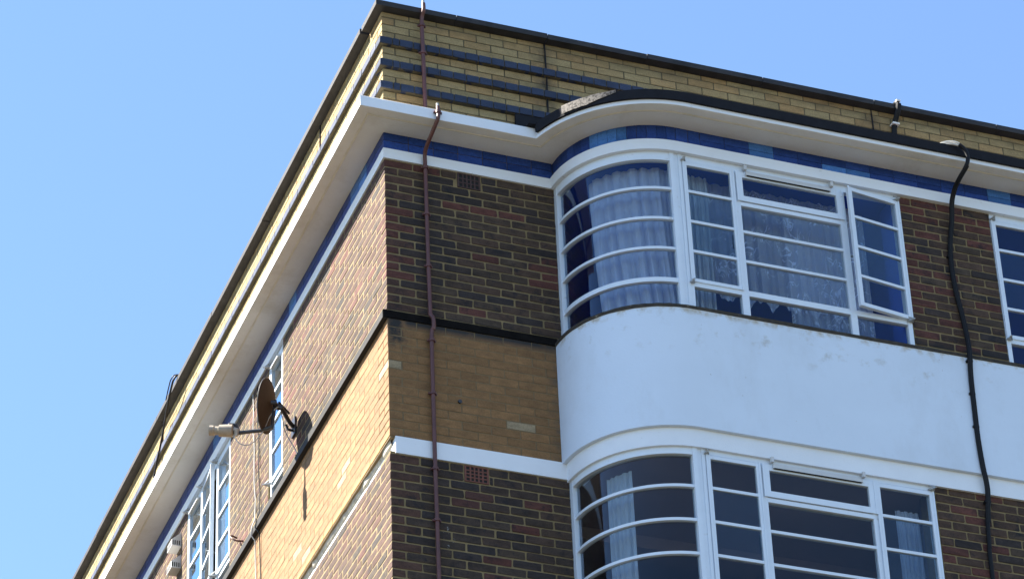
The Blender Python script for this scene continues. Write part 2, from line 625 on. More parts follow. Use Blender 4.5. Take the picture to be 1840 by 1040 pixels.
def put(kind, parent, face, u0, u1, d, z0, z1, col, joint=0.011, deep=0.09, pool=6, area=None):
    if u0 == 0:
        u0, deep = -joint / 2, 0.1035
    """a brick on a face. face 'F': runs along x, outer face at y = -d; 'L': runs along y, outer face at x = -d"""
    ln, ht = u1 - u0 - joint, z1 - z0 - joint
    if ln < 0.015:
        return
    nom = 0.2235 if ln > 0.16 else 0.1035
    if kind in ('tile', 'blue'):
        nom = round(ln, 3)
    dp = deep
    uc, zc = (u0 + u1) / 2, (z0 + z1) / 2
    jx = {'brown': 0.0022, 'yellow': 0.0008, 'ochre': 0.0010, 'blue': 0.001, 'tile': 0.0003}[kind] * (0.45 if face == 'L' else 1)
    d += rng.uniform(-jx, jx) * 0.8
    if face == 'F':
        loc, rot = (uc, -d + dp / 2, zc + rng.uniform(-jx, jx) * 0.5), 0.0
    else:
        loc, rot = (-d + dp / 2, uc, zc + rng.uniform(-jx, jx) * 0.5), -math.pi / 2
    sc = (ln / nom, 1, 1)
    PLACED[kind].append(dict(kind=kind, parent=parent, loc=loc, rot=rot + rng.uniform(-jx, jx) * 0.8, sc=sc, key=(nom, dp, round(ht, 4), rng.randrange(pool)), col=col, u=(u0, u1), z=(z0, z1), face=face, d=d))


def wallrow(kind, parent, face, u0, u1, d, z0, z1, first, colfn, module, ci, joint=0.011, skip=(), deep=0.09):
    u, i = u0, 0
    if face == 'F' and u0 == 0 and first < 0.15:      # a header here is the end of the side wall's corner brick
        u, i = first, 1
    while u < u1 - 0.012:
        v = min(u + (first if i == 0 else module), u1)
        if u1 - v < 0.03:
            v = u1
        parts = [(u, v)]
        for a, b in skip:
            parts = [q for p0, p1 in parts for q in ((p0, min(p1, a)), (max(p0, b), p1)) if q[1] - q[0] > 0.03]
        for a_, b_ in parts:
            put(kind, parent, face, a_, b_, d, z0, z1, colfn('F' if u == 0 else face, (u + v) / 2, z0, ci, i), joint, deep)
        u, i = v, i + 1


def mixcol(a, b, t):
    return tuple(x + (y - x) * t for x, y in zip(a, b))


REDS = {(1, 0), (1, 1), (7, 0), (8, 0), (9, 0), (10, 0), (12, 0), (13, 0), (14, 0), (15, 0), (5, 4), (11, 5), (18, 3), (13, 5), (15, 6), (12, 6), (10, 6), (47, 3), (43, 4), (40, 5), (39, 6)}
DARKS = {(3, 0), (5, 0), (4, 0), (6, 0), (2, 0), (6, 1), (8, 1), (9, 1), (10, 1), (10, 2), (11, 2), (12, 1), (12, 2), (13, 2), (14, 1), (15, 1), (17, 0), (16, 0), (5, 1), (4, 2), (37, 0), (38, 0), (37, 1), (39, 0), (41, 0), (43, 0)}


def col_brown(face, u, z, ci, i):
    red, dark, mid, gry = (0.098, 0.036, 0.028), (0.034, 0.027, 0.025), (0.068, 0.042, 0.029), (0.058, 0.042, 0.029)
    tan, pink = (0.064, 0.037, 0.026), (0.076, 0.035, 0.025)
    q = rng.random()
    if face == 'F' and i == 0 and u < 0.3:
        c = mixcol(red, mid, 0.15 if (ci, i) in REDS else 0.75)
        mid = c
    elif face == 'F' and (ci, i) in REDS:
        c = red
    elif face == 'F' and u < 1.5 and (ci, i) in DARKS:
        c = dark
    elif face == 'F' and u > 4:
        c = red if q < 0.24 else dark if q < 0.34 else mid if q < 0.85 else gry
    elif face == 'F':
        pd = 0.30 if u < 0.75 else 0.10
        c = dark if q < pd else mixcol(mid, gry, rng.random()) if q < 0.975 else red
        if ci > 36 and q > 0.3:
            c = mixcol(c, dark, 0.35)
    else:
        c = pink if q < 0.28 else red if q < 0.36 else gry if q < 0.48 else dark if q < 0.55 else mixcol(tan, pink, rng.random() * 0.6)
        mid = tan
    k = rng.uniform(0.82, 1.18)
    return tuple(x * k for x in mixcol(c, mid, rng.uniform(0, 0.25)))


def col_yellow(face, u, z, ci, i):
    a = (0.285, 0.222, 0.110)
    k = rng.uniform(0.86, 1.1)
    return tuple(x * k for x in mixcol(a, (a[0] * 1.05, a[1] * 0.88, a[2] * 0.78), rng.random() ** 2))


PALES = {('F', 26, 0), ('F', 31, 4), ('L', 30, 4), ('L', 31, 4), ('L', 31, 9), ('L', 33, 8), ('L', 27, 15)}


def col_ochre(face, u, z, ci, i):
    if (face, ci, i) in PALES:
        return (0.29, 0.225, 0.135) if face == 'F' else (0.27, 0.20, 0.12)
    a = (0.226, 0.123, 0.050)
    k = rng.uniform(0.84, 1.08)
    return tuple(x * k for x in a)


# --- walls (mortar cores) and their bricks
REC = 0.0045
RS = 0.0024          # the side wall is pointed nearly flush
TW = 0.24
AB1, AB2 = (0.603, 0.803), (0.580, 0.780)     # the two air bricks on the front


def core(name, mt, x0, x1, y0, y1, z0, z1, parent=bld):
    return MB().box(x0, x1, y0, y1, z0, z1).build(name, mt, parent)


def courses(k0, k1):
    for k in range(k0, k1 + 1):
        yield k, -k * CB, -(k - 1) * CB


# upper brown wall, front; the corner brick is laid by the front
w1 = core('brown_brick_wall', 'mortar_brown', REC, 1.425, REC, TW, -1.5, 0.10)
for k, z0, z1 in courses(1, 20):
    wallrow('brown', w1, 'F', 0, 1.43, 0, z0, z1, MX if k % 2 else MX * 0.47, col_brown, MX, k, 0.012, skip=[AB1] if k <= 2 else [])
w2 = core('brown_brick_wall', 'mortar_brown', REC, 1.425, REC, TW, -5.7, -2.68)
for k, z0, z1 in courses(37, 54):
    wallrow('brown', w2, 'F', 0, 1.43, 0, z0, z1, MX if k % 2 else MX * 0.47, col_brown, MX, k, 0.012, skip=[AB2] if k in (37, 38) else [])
# left side, upper: windows at y 2.71-3.15 and 4.28-5.69
WL = [(2.71, 3.13), (4.28, 5.69), (9.3, 10.7)]
w3 = empty('brown_brick_wall', parent=bld)
segs = []
a = TW
for p, q in WL + [(YL, YL)]:
    segs.append((a, p))
    a = q
for i, (p, q) in enumerate(segs):
    s_ = core('brown_brick_wall', 'mortar_brown', RS, TW - 0.003, p + 0.002 if i else REC + 0.003, q, -1.497, 0.098)
    if i == 0:
        w3s = s_
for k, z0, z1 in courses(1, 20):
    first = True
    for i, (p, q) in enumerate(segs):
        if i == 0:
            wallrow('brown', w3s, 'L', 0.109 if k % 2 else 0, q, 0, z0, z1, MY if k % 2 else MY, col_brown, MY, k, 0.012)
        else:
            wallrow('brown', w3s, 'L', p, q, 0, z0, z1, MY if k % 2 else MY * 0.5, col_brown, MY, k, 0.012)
bpy.data.objects.remove(w3)
w4 = core('brown_brick_wall', 'mortar_brown', RS, TW - 0.003, REC + 0.003, YL, -5.7, -2.70)
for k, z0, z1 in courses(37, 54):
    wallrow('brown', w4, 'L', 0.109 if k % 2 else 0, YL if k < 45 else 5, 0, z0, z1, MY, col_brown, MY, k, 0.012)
# right piers between windows, standing at the bay front
XP0, XP1 = 4.108, 4.935
w5 = core('brown_brick_wall', 'mortar_brown', XP0 + 0.004, XP1 - 0.004, -0.75 + REC, -0.5, -1.5, 0.05)
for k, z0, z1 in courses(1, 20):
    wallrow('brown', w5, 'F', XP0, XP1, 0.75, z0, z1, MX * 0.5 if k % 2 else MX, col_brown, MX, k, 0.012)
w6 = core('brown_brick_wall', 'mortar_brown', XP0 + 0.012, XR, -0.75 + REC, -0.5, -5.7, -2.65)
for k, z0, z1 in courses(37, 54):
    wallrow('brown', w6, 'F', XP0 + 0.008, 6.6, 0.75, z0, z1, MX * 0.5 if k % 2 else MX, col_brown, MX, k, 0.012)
# ochre painted walls
w7 = core('ochre_brick_wall', 'mortar_ochre', RS, 1.425, RS, TW, -2.545, -1.5 - 0.002)
for k, z0, z1 in courses(21, 34):
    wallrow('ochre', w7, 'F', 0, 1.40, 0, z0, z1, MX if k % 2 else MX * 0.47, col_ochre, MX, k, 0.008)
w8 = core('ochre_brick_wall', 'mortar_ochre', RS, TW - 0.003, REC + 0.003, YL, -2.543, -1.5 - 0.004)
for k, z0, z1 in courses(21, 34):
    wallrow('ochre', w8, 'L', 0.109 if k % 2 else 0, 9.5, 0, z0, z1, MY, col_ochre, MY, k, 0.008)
# parapet of yellow stock brick with three projecting blue courses
w9 = core('yellow_brick_parapet', 'mortar_yellow', REC, XR, REC, TW, 0.20, 1.474)
w10 = core('yellow_brick_parapet', 'mortar_yellow', REC, TW - 0.003, TW, YL, 0.20, 1.472)
NB = [15, 12, 9]
for k in range(5, 20):
    z0, z1 = k * CB, (k + 1) * CB
    if k == 19:
        z1 = 1.478
    if k in NB:
        MB().box(-0.028, 3.4, -0.028, 0.1, z0 + 0.004, z1 - 0.004).build('band_mortar', 'mortar_yellow', bld)
        MB().box(-0.0275, 0.1, 0.1, 13.6, z0 + 0.004, z1 - 0.004).build('band_mortar', 'mortar_yellow', bld)
        u = -0.035
        i = 0
        while u < 3.3:
            L_ = 0.112 if i != 1 else 0.06
            if i == 2:
                L_ = 0.118
            kk = rng.uniform(0.75, 1.2)
            c = tuple(x * kk for x in (0.024, 0.034, 0.066))
            put('blue', w9, 'F', u, u + L_, 0.036, z0, z1, c, 0.0085, 0.16, 4)
            u += L_
            i += 1
        v = -0.02
        while v < 13.6:
            kk = rng.uniform(0.9, 1.4)
            c = tuple(x * kk for x in (0.050, 0.057, 0.085))  # same brick as the front row, lighter: sunlit tone put into the colour
            put('blue', w10, 'L', max(v, 0.072), v + 0.22, 0.036, z0, z1, c, 0.011, 0.16, 4)
            v += 0.22
        continue
    if k > 8 or k > 5:
        wallrow('yellow', w9, 'F', 0, XR - 1.2, 0, z0, z1, MX if k % 2 else MX * 0.47, col_yellow, MX, k, 0.0095)
    if k >= 8:
        wallrow('yellow', w10, 'L', 0.109 if k % 2 else 0, 13.6, 0, z0, z1, MY, col_yellow, MY, k, 0.0095)

# glazed blue tiles under the soffit (z 0.10 - 0.25), two rows on the straights, tall ones round the bend
tb = core('tile_backing', 'mortar_ochre', 0.0, 1.42, 0.0, 0.1, 0.098, 0.30)
tb2 = core('tile_backing', 'mortar_ochre', 0.0, 0.1, 0.1, YL, 0.098, 0.30)
tb3 = bay_sweep([(-0.0, 0.09), (-0.0, 0.30), (-0.1, 0.30), (-0.1, 0.09)]).build('tile_backing', 'mortar_ochre', bld)
DB, LB = (0.024, 0.056, 0.215), (0.060, 0.165, 0.43)


def tcol(light=False):
    k = rng.uniform(0.8, 1.25)
    return tuple(x * k for x in (LB if light else DB))


for row in (0, 1):
    z0 = 0.099 + row * 0.078
    u = -0.007
    while u < 1.41:
        put('tile', tb, 'F', u, min(u + 0.208, 1.42), 0.006, z0, z0 + 0.077, tcol(), 0.0045, 0.02, 2)
        u += 0.208
    v = 0.0
    while v < YL - 0.3:
        put('tile', tb2, 'L', v + 0.002, v + 0.210, 0.006, z0, z0 + 0.077, tcol(0.40 < v < 0.83 or 2.2 < v < 2.5 or 4.6 < v < 4.8), 0.003, 0.02, 2)
        v += 0.210
    u, i = XC + 0.21, 0
    while u < XR - 1.5:
        put('tile', tb3, 'F', u, u + 0.213, 0.756, z0, z0 + 0.077, tcol(i == 2 or (row == 0 and i in (5, 6)) or (i in (12,))), 0.003, 0.02, 2)
        u += 0.213
        i += 1
n_t = 15
for i in range(n_t):
    a0, a1 = math.pi * (1 + 0.5 * i / n_t), math.pi * (1 + 0.5 * (i + 1) / n_t)
    am = (a0 + a1) / 2
    rr = RB + 0.006
    c = tcol(i in (6, 7, 8, 9))
    PLACED['tile'].append(dict(kind='tile', parent=tb3, loc=(XC + (rr - 0.01) * math.cos(am), (rr - 0.01) * math.sin(am), 0.099 + 0.077), rot=am + math.pi / 2, sc=(1, 1, 1),
                               key=(0.0765, 0.02, 0.151, i % 2), col=c, u=(0, 0.2), z=(0.1, 0.25), face='B', d=0.75))
for i in range(2):
    put('tile', tb3, 'F', XC + 0.001 + i * 0.105, XC + 0.104 + i * 0.105, 0.756, 0.099, 0.254, tcol(), 0.003, 0.02, 2)

# realise the bricks: about 300 of each kind that show largest are objects, the rest one mesh per kind
for kind, L in PLACED.items():
    def area(b):
        x, y, z = b['loc']
        u, v = px(x, y, z)
        if not (-20 < u < 1860 and -20 < v < 1060):
            return -1 - abs(u - 920) * 1e-6
        if b['face'] == 'L':
            p, q = px(-b['d'], b['u'][0], z), px(-b['d'], b['u'][1], z)
        else:
            p, q = px(b['u'][0], -b['d'], z), px(b['u'][1], -b['d'], z)
        s_, t_ = px(x, y, b['z'][0]), px(x, y, b['z'][1])
        ar = abs((q[0] - p[0]) * (t_[1] - s_[1]) - (q[1] - p[1]) * (t_[0] - s_[0]))
        # hidden behind the cornice
        if kind in ('yellow', 'blue') and (b['face'] == 'L' and z < 0.95 and y > 1.5 or b['face'] == 'F' and (z < 0.45 or (x > 1.6 and z < 0.9))):
            ar *= 0.02
        return ar
    L.sort(key=area, reverse=True)
    nm = {'brown': 'brown_brick', 'yellow': 'yellow_brick', 'ochre': 'ochre_brick', 'blue': 'blue_brick', 'tile': 'glazed_tile'}[kind]
    for b in L[:300]:
        me, vv, ff = proto(kind, *b['key'])
        o = bpy.data.objects.new(nm, me)
        o.location = (b['loc'][0], b['loc'][1], b['loc'][2] + H)
        o.rotation_euler = (0, 0, b['rot'])
        o.scale = b['sc']
        o.color = (*b['col'], 1)
        o.parent = b['parent']
        COL.objects.link(o)
    mb, cols = MB(), []
    for b in L[300:]:
        me, vv, ff = proto(kind, *b['key'])
        c, s = math.cos(b['rot']), math.sin(b['rot'])
        vs = []
        for x, y, z in vv:
            x *= b['sc'][0]
            vs.append((b['loc'][0] + c * x - s * y, b['loc'][1] + s * x + c * y, b['loc'][2] + z))
        mb.add(vs, ff)
        cols += [b['col']] * len(vv)
    if mb.v:
        me = bpy.data.meshes.new(nm + 's')
        me.from_pydata([(x, y, z + H) for x, y, z in mb.v], [], mb.f)
        a = me.color_attributes.new('Col', 'FLOAT_COLOR', 'POINT')
        a.data.foreach_set('color', [q for cc in cols for q in (*cc, 1)])
        me.materials.append(M[kind, 1])
        o = bpy.data.objects.new(nm + 's', me)
        COL.objects.link(o)
        o.parent = bld
        o['kind'] = 'stuff'

# ------------------------------------------------------------------ bands, cornice, bay render
MB().box(-0.012, 1.40, -0.012, 0.1, 0.002, 0.097).build('white_band', 'band', bld)
MB().box(-0.010, 0.1, 0.1, YL, 0.002, 0.097).build('white_band', 'band', bld)
bay_sweep([(0.034, 0.0), (0.034, 0.099), (-0.12, 0.099), (-0.12, 0.0)], wob=0.0012).build('white_band', 'band', bld, True)
# lower band: proud of the front, set back on the side
MB().box(0.042, 1.425, -0.010, 0.1, -2.698, -2.552).build('white_band', 'band', bld)
MB().box(0.044, 0.2, 0.1, YL, -2.699, -2.55).build('white_band', 'band', bld)
MB().box(REC + 0.001, 0.21, REC + 0.002, YL, -2.56, -2.544).build('brick_underside', 'mortar_ochre', bld)
bay_sweep([(0.022, -2.72), (0.022, -2.55), (-0.12, -2.55), (-0.12, -2.72)], wob=0.0012).build('white_band', 'band', bld, True)
# flaky mortar fillet on the set-back band, side only
rows = []
for k in range(160):
    y = 0.05 + k * 0.06
    q = 0.012 + 0.014 * (noise.noise(Vector((y * 4, 1, 0))) + noise.noise(Vector((y * 19, 3, 0))))
    rows.append([(0.044, y, -2.55), (0.034 - q, y, -2.552), (0.038 - q * 0.6, y, -2.575 - abs(q)), (0.044, y, -2.59 - abs(q))])
MB().grid(rows).build('mortar_fillet', 'fillet', bld)
# creasing course
MB().box(-0.040, 0.1, 0.0, YL, -1.505, -1.440).build('creasing_course', 'creasing', bld)
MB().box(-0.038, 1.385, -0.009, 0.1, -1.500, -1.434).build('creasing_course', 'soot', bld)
# bay render
bay_sweep([(0.056, -2.565), (0.056, -1.505), (-0.119, -1.505), (-0.119, -2.565)], wob=0.0015, n=60).build('rendered_parapet', 'white', bld, True)
bay_sweep([(0.064, -1.507), (0.067, -1.482), (-0.02, -1.474), (-0.02, -1.507)], wob=0.005, n=120).build('window_ledge', 'ledge', bld)
# next floors down, plain (below the picture)
bay_sweep([(0.050, -5.3), (0.050, -4.19), (-0.15, -4.19), (-0.15, -5.3)]).build('rendered_parapet', 'white', bld, True)
for zz in (-8.0,):
    bay_sweep([(0.04, -H + 0.02), (0.04, -5.3), (-0.15, -5.3), (-0.15, -H + 0.02)]).build('lower_bay_wall', 'white', bld, True)
MB().box(REC, 1.42, REC, TW, -H - 0.2, -5.7).build('lower_brick_wall', 'mortar_brown', bld)
MB().box(REC, TW, TW, YL, -H - 0.2, -5.7).build('lower_brick_wall', 'mortar_brown', bld)
# cornice
prof = [(-0.06, 0.252), (0.20, 0.2505), (0.285, 0.247), (0.293, 0.250), (0.295, 0.343), (0.287, 0.350), (-0.06, 0.365)]
rows_p = [(full_path(a), z) for a, z in prof]
mb = sweep(rows_p, wob=0.0022)
co = mb.build('cornice', 'soffit', bld, True)
co.data.materials.append(M['band'])
npf = len(prof)
for p in co.data.polygons:
    zs = [co.data.vertices[i].co.z - H for i in p.vertices]
    if len(p.vertices) == 4 and abs(p.normal.z) < 0.5 and max(zs) > 0.30:
        p.material_index = 1
# cream bead in the drip groove
pb = [(full_path(0.188), 0.256), (full_path(0.190), 0.2435), (full_path(0.202), 0.2435), (full_path(0.204), 0.256)]
sweep(pb, closed=True).build('drip_edge', 'soffit_edge', bld)
# black gutter strip over the bay cornice
def gpath(a):
    r = RB + a
    s0 = math.pi + math.asin(0.32 / r)
    s1 = 1.5 * math.pi
    p = [(XC + r * math.cos(s0 + (s1 - s0) * k / NA), r * math.sin(s0 + (s1 - s0) * k / NA)) for k in range(NA + 1)]
    return p + [(XC + (XR - XC) * k / 30, -r) for k in range(1, 31)]


gut = sweep([(gpath(0.298), 0.288), (gpath(0.316), 0.286), (gpath(0.322), 0.368), (gpath(0.30), 0.380), (gpath(0.02), 0.382), (gpath(0.02), 0.288)], wob=0.0015)
gut.build('gutter', 'black', bld, True)
MB().box(1.10, 1.62, -0.34, 0.0, 0.352, 0.372).build('flashing', 'black', bld)
MB().box(1.118, 2.4, -0.03, 0.05, 0.34, 0.674).build('flashing', 'black', bld)
# silver flashing patch
rows = []
for k in range(41):
    a = math.pi + R(33.5 + 25 * k / 40)
    top = 0.381
    row = []
    for r_, z in ((1.076, 0.300 + 0.055 * max(0, (k - 20) / 20)), (1.077, 0.35 if k < 20 else 0.36), (1.078, top - 0.003), (1.03, top + 0.004)):
        row.append((XC + r_ * math.cos(a), r_ * math.sin(a), z + 0.003 * noise.noise(Vector((k * 0.3, 7, r_ * 4)))))
    rows.append(row)
MB().grid(rows).build('silver_flashing', 'silver', bld)
# coping in lengths with open joints
XJ = [-0.075, 0.62, 1.415, 2.3, 3.35, 4.385, 5.55, 6.9, XR]
for a, b in zip(XJ, XJ[1:]):
    dz = rng.uniform(-0.003, 0.003)
    MB().box(a + 0.004, b - 0.002, -0.076, TW + 0.06, 1.478 + dz, 1.528 + dz).build('coping_stone', 'coping', bld)
yj = [0.325, 1.62, 3.1, 4.7, 6.6, 8.9, 11.0, 13.0, YL]
for a, b in zip(yj, yj[1:]):
    dz = rng.uniform(-0.003, 0.003)
    MB().box(-0.076 + rng.uniform(-0.003, 0.003), TW + 0.06, a, b - 0.006, 1.479 + dz, 1.529 + dz).build('coping_stone', 'coping', bld)
for x in (1.412, 4.385):
    MB().tube([(x, -0.006, 1.476), (x + 0.004, -0.007, 1.1), (x - 0.002, -0.006, 0.62)], 0.006, 6).build('movement_joint', 'black', bld)
for y in (1.62, 6.6):
    MB().tube([(-0.006, y, 1.476), (-0.006, y + 0.02, 1.2)], 0.006, 6).build('movement_joint', 'black', bld)
# roof slab and floors
MB().box(TW, XR, TW, YL, 1.30, 1.33).build('roof_deck', 'roof', bld)


# ------------------------------------------------------------------ rooms behind the glass
def room(x0, x1, y0, y1, z0, z1, mt, openf):
    mb = MB()
    t_ = 0.02
    v = [(x, y, z) for x in (x0, x1) for y in (y0, y1) for z in (z0, z1)]
    faces = {'x0': (0, 1, 3, 2), 'x1': (4, 6, 7, 5), 'y0': (0, 4, 5, 1), 'y1': (2, 3, 7, 6), 'z0': (0, 2, 6, 4), 'z1': (1, 5, 7, 3)}
    mb.add(v, [f for k, f in faces.items() if k not in openf])
    return mb.build('room_lining', mt, bld)


for zf, zc, mt in ((-2.4, 0.02, 'room_blue'), (-5.1, -2.69, 'room_grey')):
    pth = bay_path(-0.03, n=24)
    mb = MB()
    poly = pth + [(XR, 2.2), (1.45, 2.2)]
    n_ = len(poly)
    MB().add([(x, y, zc + 0.002) for x, y in poly], [tuple(range(n_))]).build('ceiling', mt if zc > 0 else 'ceiling', bld)
    mt = mt if zc > 0 else 'room_dark'
    mb.add([(x, y, zc) for x, y in poly] + [(x, y, zf) for x, y in poly], [tuple(range(2 * n_ - 1, n_ - 1, -1)), (n_ - 3, n_ - 2, 2 * n_ - 2, 2 * n_ - 3), (n_ - 2, n_ - 1, 2 * n_ - 1, 2 * n_ - 2), (n_ - 1, 0, n_, 2 * n_ - 1)])
    mb.build('room_lining', mt, bld)
room(TW + 0.01, 4.0, 2.26, 6.2, -2.4, 0.02, 'room_grey', ('x0',))
MB().box(4.082, 4.1055, -0.69, -0.47, -1.46, 0.01).build('window_reveal', 'room_blue', bld)
# ceiling coving in the lower room and dividing wall of the upper one
MB().box(1.5, XR, 0.62, 0.85, -2.80, -2.692).build('ceiling_beam', 'ceiling', bld)
MB().box(4.35, 4.6, -0.48, 2.1, -2.3, 0.01).build('room_partition', 'room_blue', bld)
MB().box(4.35, 4.6, -0.48, 2.1, -5.0, -2.70).build('room_partition', 'room_grey', bld)


# ------------------------------------------------------------------ windows
def mapF(u, d, z):
    return (u, -d, z)


def mapL(u, d, z):
    return (-d, u, z)


def wb(fn, u0, u1, d0, d1, z0, z1):
    return MB().box(u0, u1, d0, d1, z0, z1).mapped(fn)


def arc(d, u, z, th0=0.0):
    pass


def pane_straight(win, fn, u0, u1, z0, z1, dg):
    wb(fn, u0 - 0.004, u1 + 0.004, dg, dg + 0.004, z0 - 0.004, z1 + 0.004).build('pane', 'glass', win)


def stay(win, fn, u, d, z, s=1, sz=1.0):
    "friction hinge plate with its little arm"
    mb = MB()
    e = 0.045 * sz
    pts = [(u, d, z), (u + s * e, d, z + 0.004), (u + s * e * 0.35, d + e * 1.1, z)]
    lo = [(a, b, c - 0.011) for a, b, c in pts]
    mb.add(pts + lo, [(0, 1, 2), (5, 4, 3), (0, 1, 4, 3), (1, 2, 5, 4), (2, 0, 3, 5)])
    mb.tube([(u + s * e * 0.2, d + e * 0.9, z - 0.004), (u + s * e * 0.9, d + e * 0.2, z + 0.03)], 0.006, 6)
    mb.mapped(fn).build('hinge', 'steel', win)


def casement(win, fn, u0, u1, z0, z1, bars, dg, fw=0.034, hinge=None, ang=0.0, out=0.02):
    """a casement: rim, glazing bars, panes. hinge 'L'/'R' with ang > 0 swings it outwards"""
    if ang:
        hu = u0 if hinge == 'L' else u1
        sg = 1 if hinge == 'L' else -1

        def fn2(u, d, z):
            t_ = (u - hu) * sg
            dd = d - dg
            uu = hu + sg * (t_ * math.cos(ang) - dd * math.sin(ang))
            return fn(uu, dg + 0.012 + t_ * math.sin(ang) + dd * math.cos(ang), z)
    else:
        fn2 = fn
    d0, d1 = dg - 0.012, dg + out
    mb = MB()
    mb.box(u0, u0 + fw, d0, d1, z0, z1)
    mb.box(u1 - fw, u1, d0, d1, z0, z1)
    mb.box(u0 + fw, u1 - fw, d0, d1 - 0.0015, z0, z0 + fw)
    mb.box(u0 + fw, u1 - fw, d0, d1 - 0.0015, z1 - fw, z1)
    # outer lip
    mb.box(u0 - 0.006, u0 + 0.008, d1, d1 + 0.005, z0 - 0.004, z1 + 0.004)
    mb.box(u1 - 0.008, u1 + 0.006, d1, d1 + 0.005, z0 - 0.004, z1 + 0.004)
    mb.mapped(fn2).build('casement_rim', 'frame', win)
    zs = [z0 + fw] + [b for b in bars] + [z1 - fw]
    for b in bars:
        wb(fn2, u0 + fw, u1 - fw, d0, d1 - 0.004, b - 0.012, b + 0.012).build('glazing_bar', 'frame', win)
    edges = [z0 + fw] + sum([[b - 0.012, b + 0.012] for b in bars], []) + [z1 - fw]
    for i in range(0, len(edges), 2):
        pane_straight(win, fn2, u0 + fw, u1 - fw, edges[i], edges[i + 1], dg)
    return fn2


def bay_window(o, c_open, name_label):
    "o: z offset of the storey"
    win = empty('bay_window', parent=bld)
    win['label'] = name_label
    dg = 0.722
    Z = lambda z: z + o
    sill = -1.478
    # fixed frame: head, sill, posts
    mb = MB()
    mb.box(2.245, 4.105, 0.700, 0.746, Z(-0.060), Z(0.004))
    mb.box(2.115, 2.152, 0.694, 0.752, Z(sill), Z(0.003))
    mb.box(2.152, 2.188, 0.694, 0.742, Z(sill), Z(0.003))
    mb.box(2.188, 2.214, 0.694, 0.750, Z(sill), Z(0.003))
    mb.box(2.214, 2.245, 0.694, 0.744, Z(sill), Z(0.002))
    mb.box(2.645, 2.705, 0.698, 0.744, Z(sill), Z(-0.050))
    mb.box(3.572, 3.628, 0.698, 0.744, Z(sill), Z(-0.050))
    mb.box(4.068, 4.106, 0.698, 0.747, Z(sill), Z(-0.050))
    mb.box(2.245, 4.070, 0.700, 0.7425, Z(-1.245), Z(-1.195))
    mb.box(2.245, 4.070, 0.700, 0.741, Z(sill), Z(-1.450))
    mb.mapped(mapF).build('window_frame', 'frame', win)
    # lower fixed panes
    for a, b in ((2.245, 2.645), (2.705, 3.572), (3.628, 4.068)):
        pane_straight(win, mapF, a, b, Z(-1.450), Z(-1.245), dg - 0.006)
    bars = [Z(-0.345), Z(-0.632), Z(-0.915)]
    casement(win, mapF, 2.225, 2.655, Z(-1.205), Z(-0.066), bars, dg + 0.012, 0.030)
    # middle: top hung vent and fixed light
    casement(win, mapF, 2.680, 3.600, Z(-0.345), Z(-0.066), [], dg + 0.016, 0.050)
    mb = MB()
    mb.box(2.702, 3.575, 0.700, 0.746, Z(-0.388), Z(-0.352))
    mb.mapped(mapF).build('transom', 'frame', win)
    es = [Z(-1.195), Z(-0.915) - 0.012, Z(-0.915) + 0.012, Z(-0.632) - 0.012, Z(-0.632) + 0.012, Z(-0.388)]
    for i in (0, 2, 4):
        pane_straight(win, mapF, 2.705, 3.572, es[i], es[i + 1], dg)
    for b in bars[1:]:
        wb(mapF, 2.700, 3.577, 0.706, 0.740, b - 0.012, b + 0.012).build('glazing_bar', 'frame', win)
    # trickle vent
    mb = MB().box(2.76, 3.50, 0.760, 0.775, Z(-0.098), Z(-0.074))
    mb.box(2.765, 3.495, 0.757, 0.764, Z(-0.078), Z(-0.052))
    mb.mapped(mapF).build('trickle_vent', 'plastic', win)
    wb(mapF, 2.77, 3.49, 0.7605, 0.776, Z(-0.101), Z(-0.0985)).build('vent_slot', 'hole', win)
    for u in (2.752, 3.508):
        wb(mapF, u - 0.012, u + 0.012, 0.758, 0.79, Z(-0.055), Z(-0.012)).build('vent_bracket', 'plastic', win)
    # right casement
    ang = R(8.5) if c_open else 0
    casement(win, mapF, 3.614, 4.100, Z(-1.205), Z(-0.066), bars, dg + 0.012, 0.034, 'R', ang)
    for zz in (-0.052, -1.215):
        stay(win, mapF, 2.205, 0.752, Z(zz), 1)
        stay(win, mapF, 4.115, 0.752, Z(zz), -1, 1.25)
    if c_open:
        wb(mapF, 3.60, 3.70, 0.70, 0.714, Z(-0.66), Z(-0.645)).build('window_stay', 'steel', win)
    # handle of the left casement
    MB().box(2.628, 2.642, 0.690, 0.712, Z(-0.78), Z(-0.66)).mapped(mapF).build('handle', 'darkmetal', win)
    # curved light
    def ap(r, z, t0=0.0, t1=1.0, n=28):
        s0, s1 = math.pi + t0, math.pi * 1.5 + t1
        return [(XC + r * math.cos(s0 + (s1 - s0) * k / n), r * math.sin(s0 + (s1 - s0) * k / n), z) for k in range(n + 1)]
    T0, T1 = R(2.0), -R(4.8)

    def arcbox(r0, r1, z0, z1, t0=T0, t1=T1):
        A = [ap(r, z, t0, t1) for r, z in ((r0, z0), (r1, z0), (r1, z1), (r0, z1))]
        rows_ = [[A[j][k] for j in range(4)] for k in range(len(A[0]))]
        m_ = MB().grid(rows_, True)
        m_.f.append((0, 1, 2, 3))
        q = (len(rows_) - 1) * 4
        m_.f.append((q + 3, q + 2, q + 1, q))
        return m_
    m1 = arcbox(0.700, 0.748, Z(-0.078), Z(0.003))
    m2 = arcbox(0.700, 0.742, Z(sill), Z(-1.452))
    m1.add(m2.v, m2.f)
    m1.box(XC - 0.752, XC - 0.712, -0.045, 0.02, Z(sill), Z(0.002))
    m1.build('window_frame', 'frame', win, True)
    bz = [(-0.345, 0.012), (-0.632, 0.012), (-0.915, 0.012), (-1.212, 0.020)]
    for z, h in bz:
        arcbox(0.706, 0.742, Z(z - h), Z(z + h)).build('glazing_bar', 'frame', win, True)
    es = [-1.452] + sum([[z - h, z + h] for z, h in reversed(bz)], []) + [-0.078]
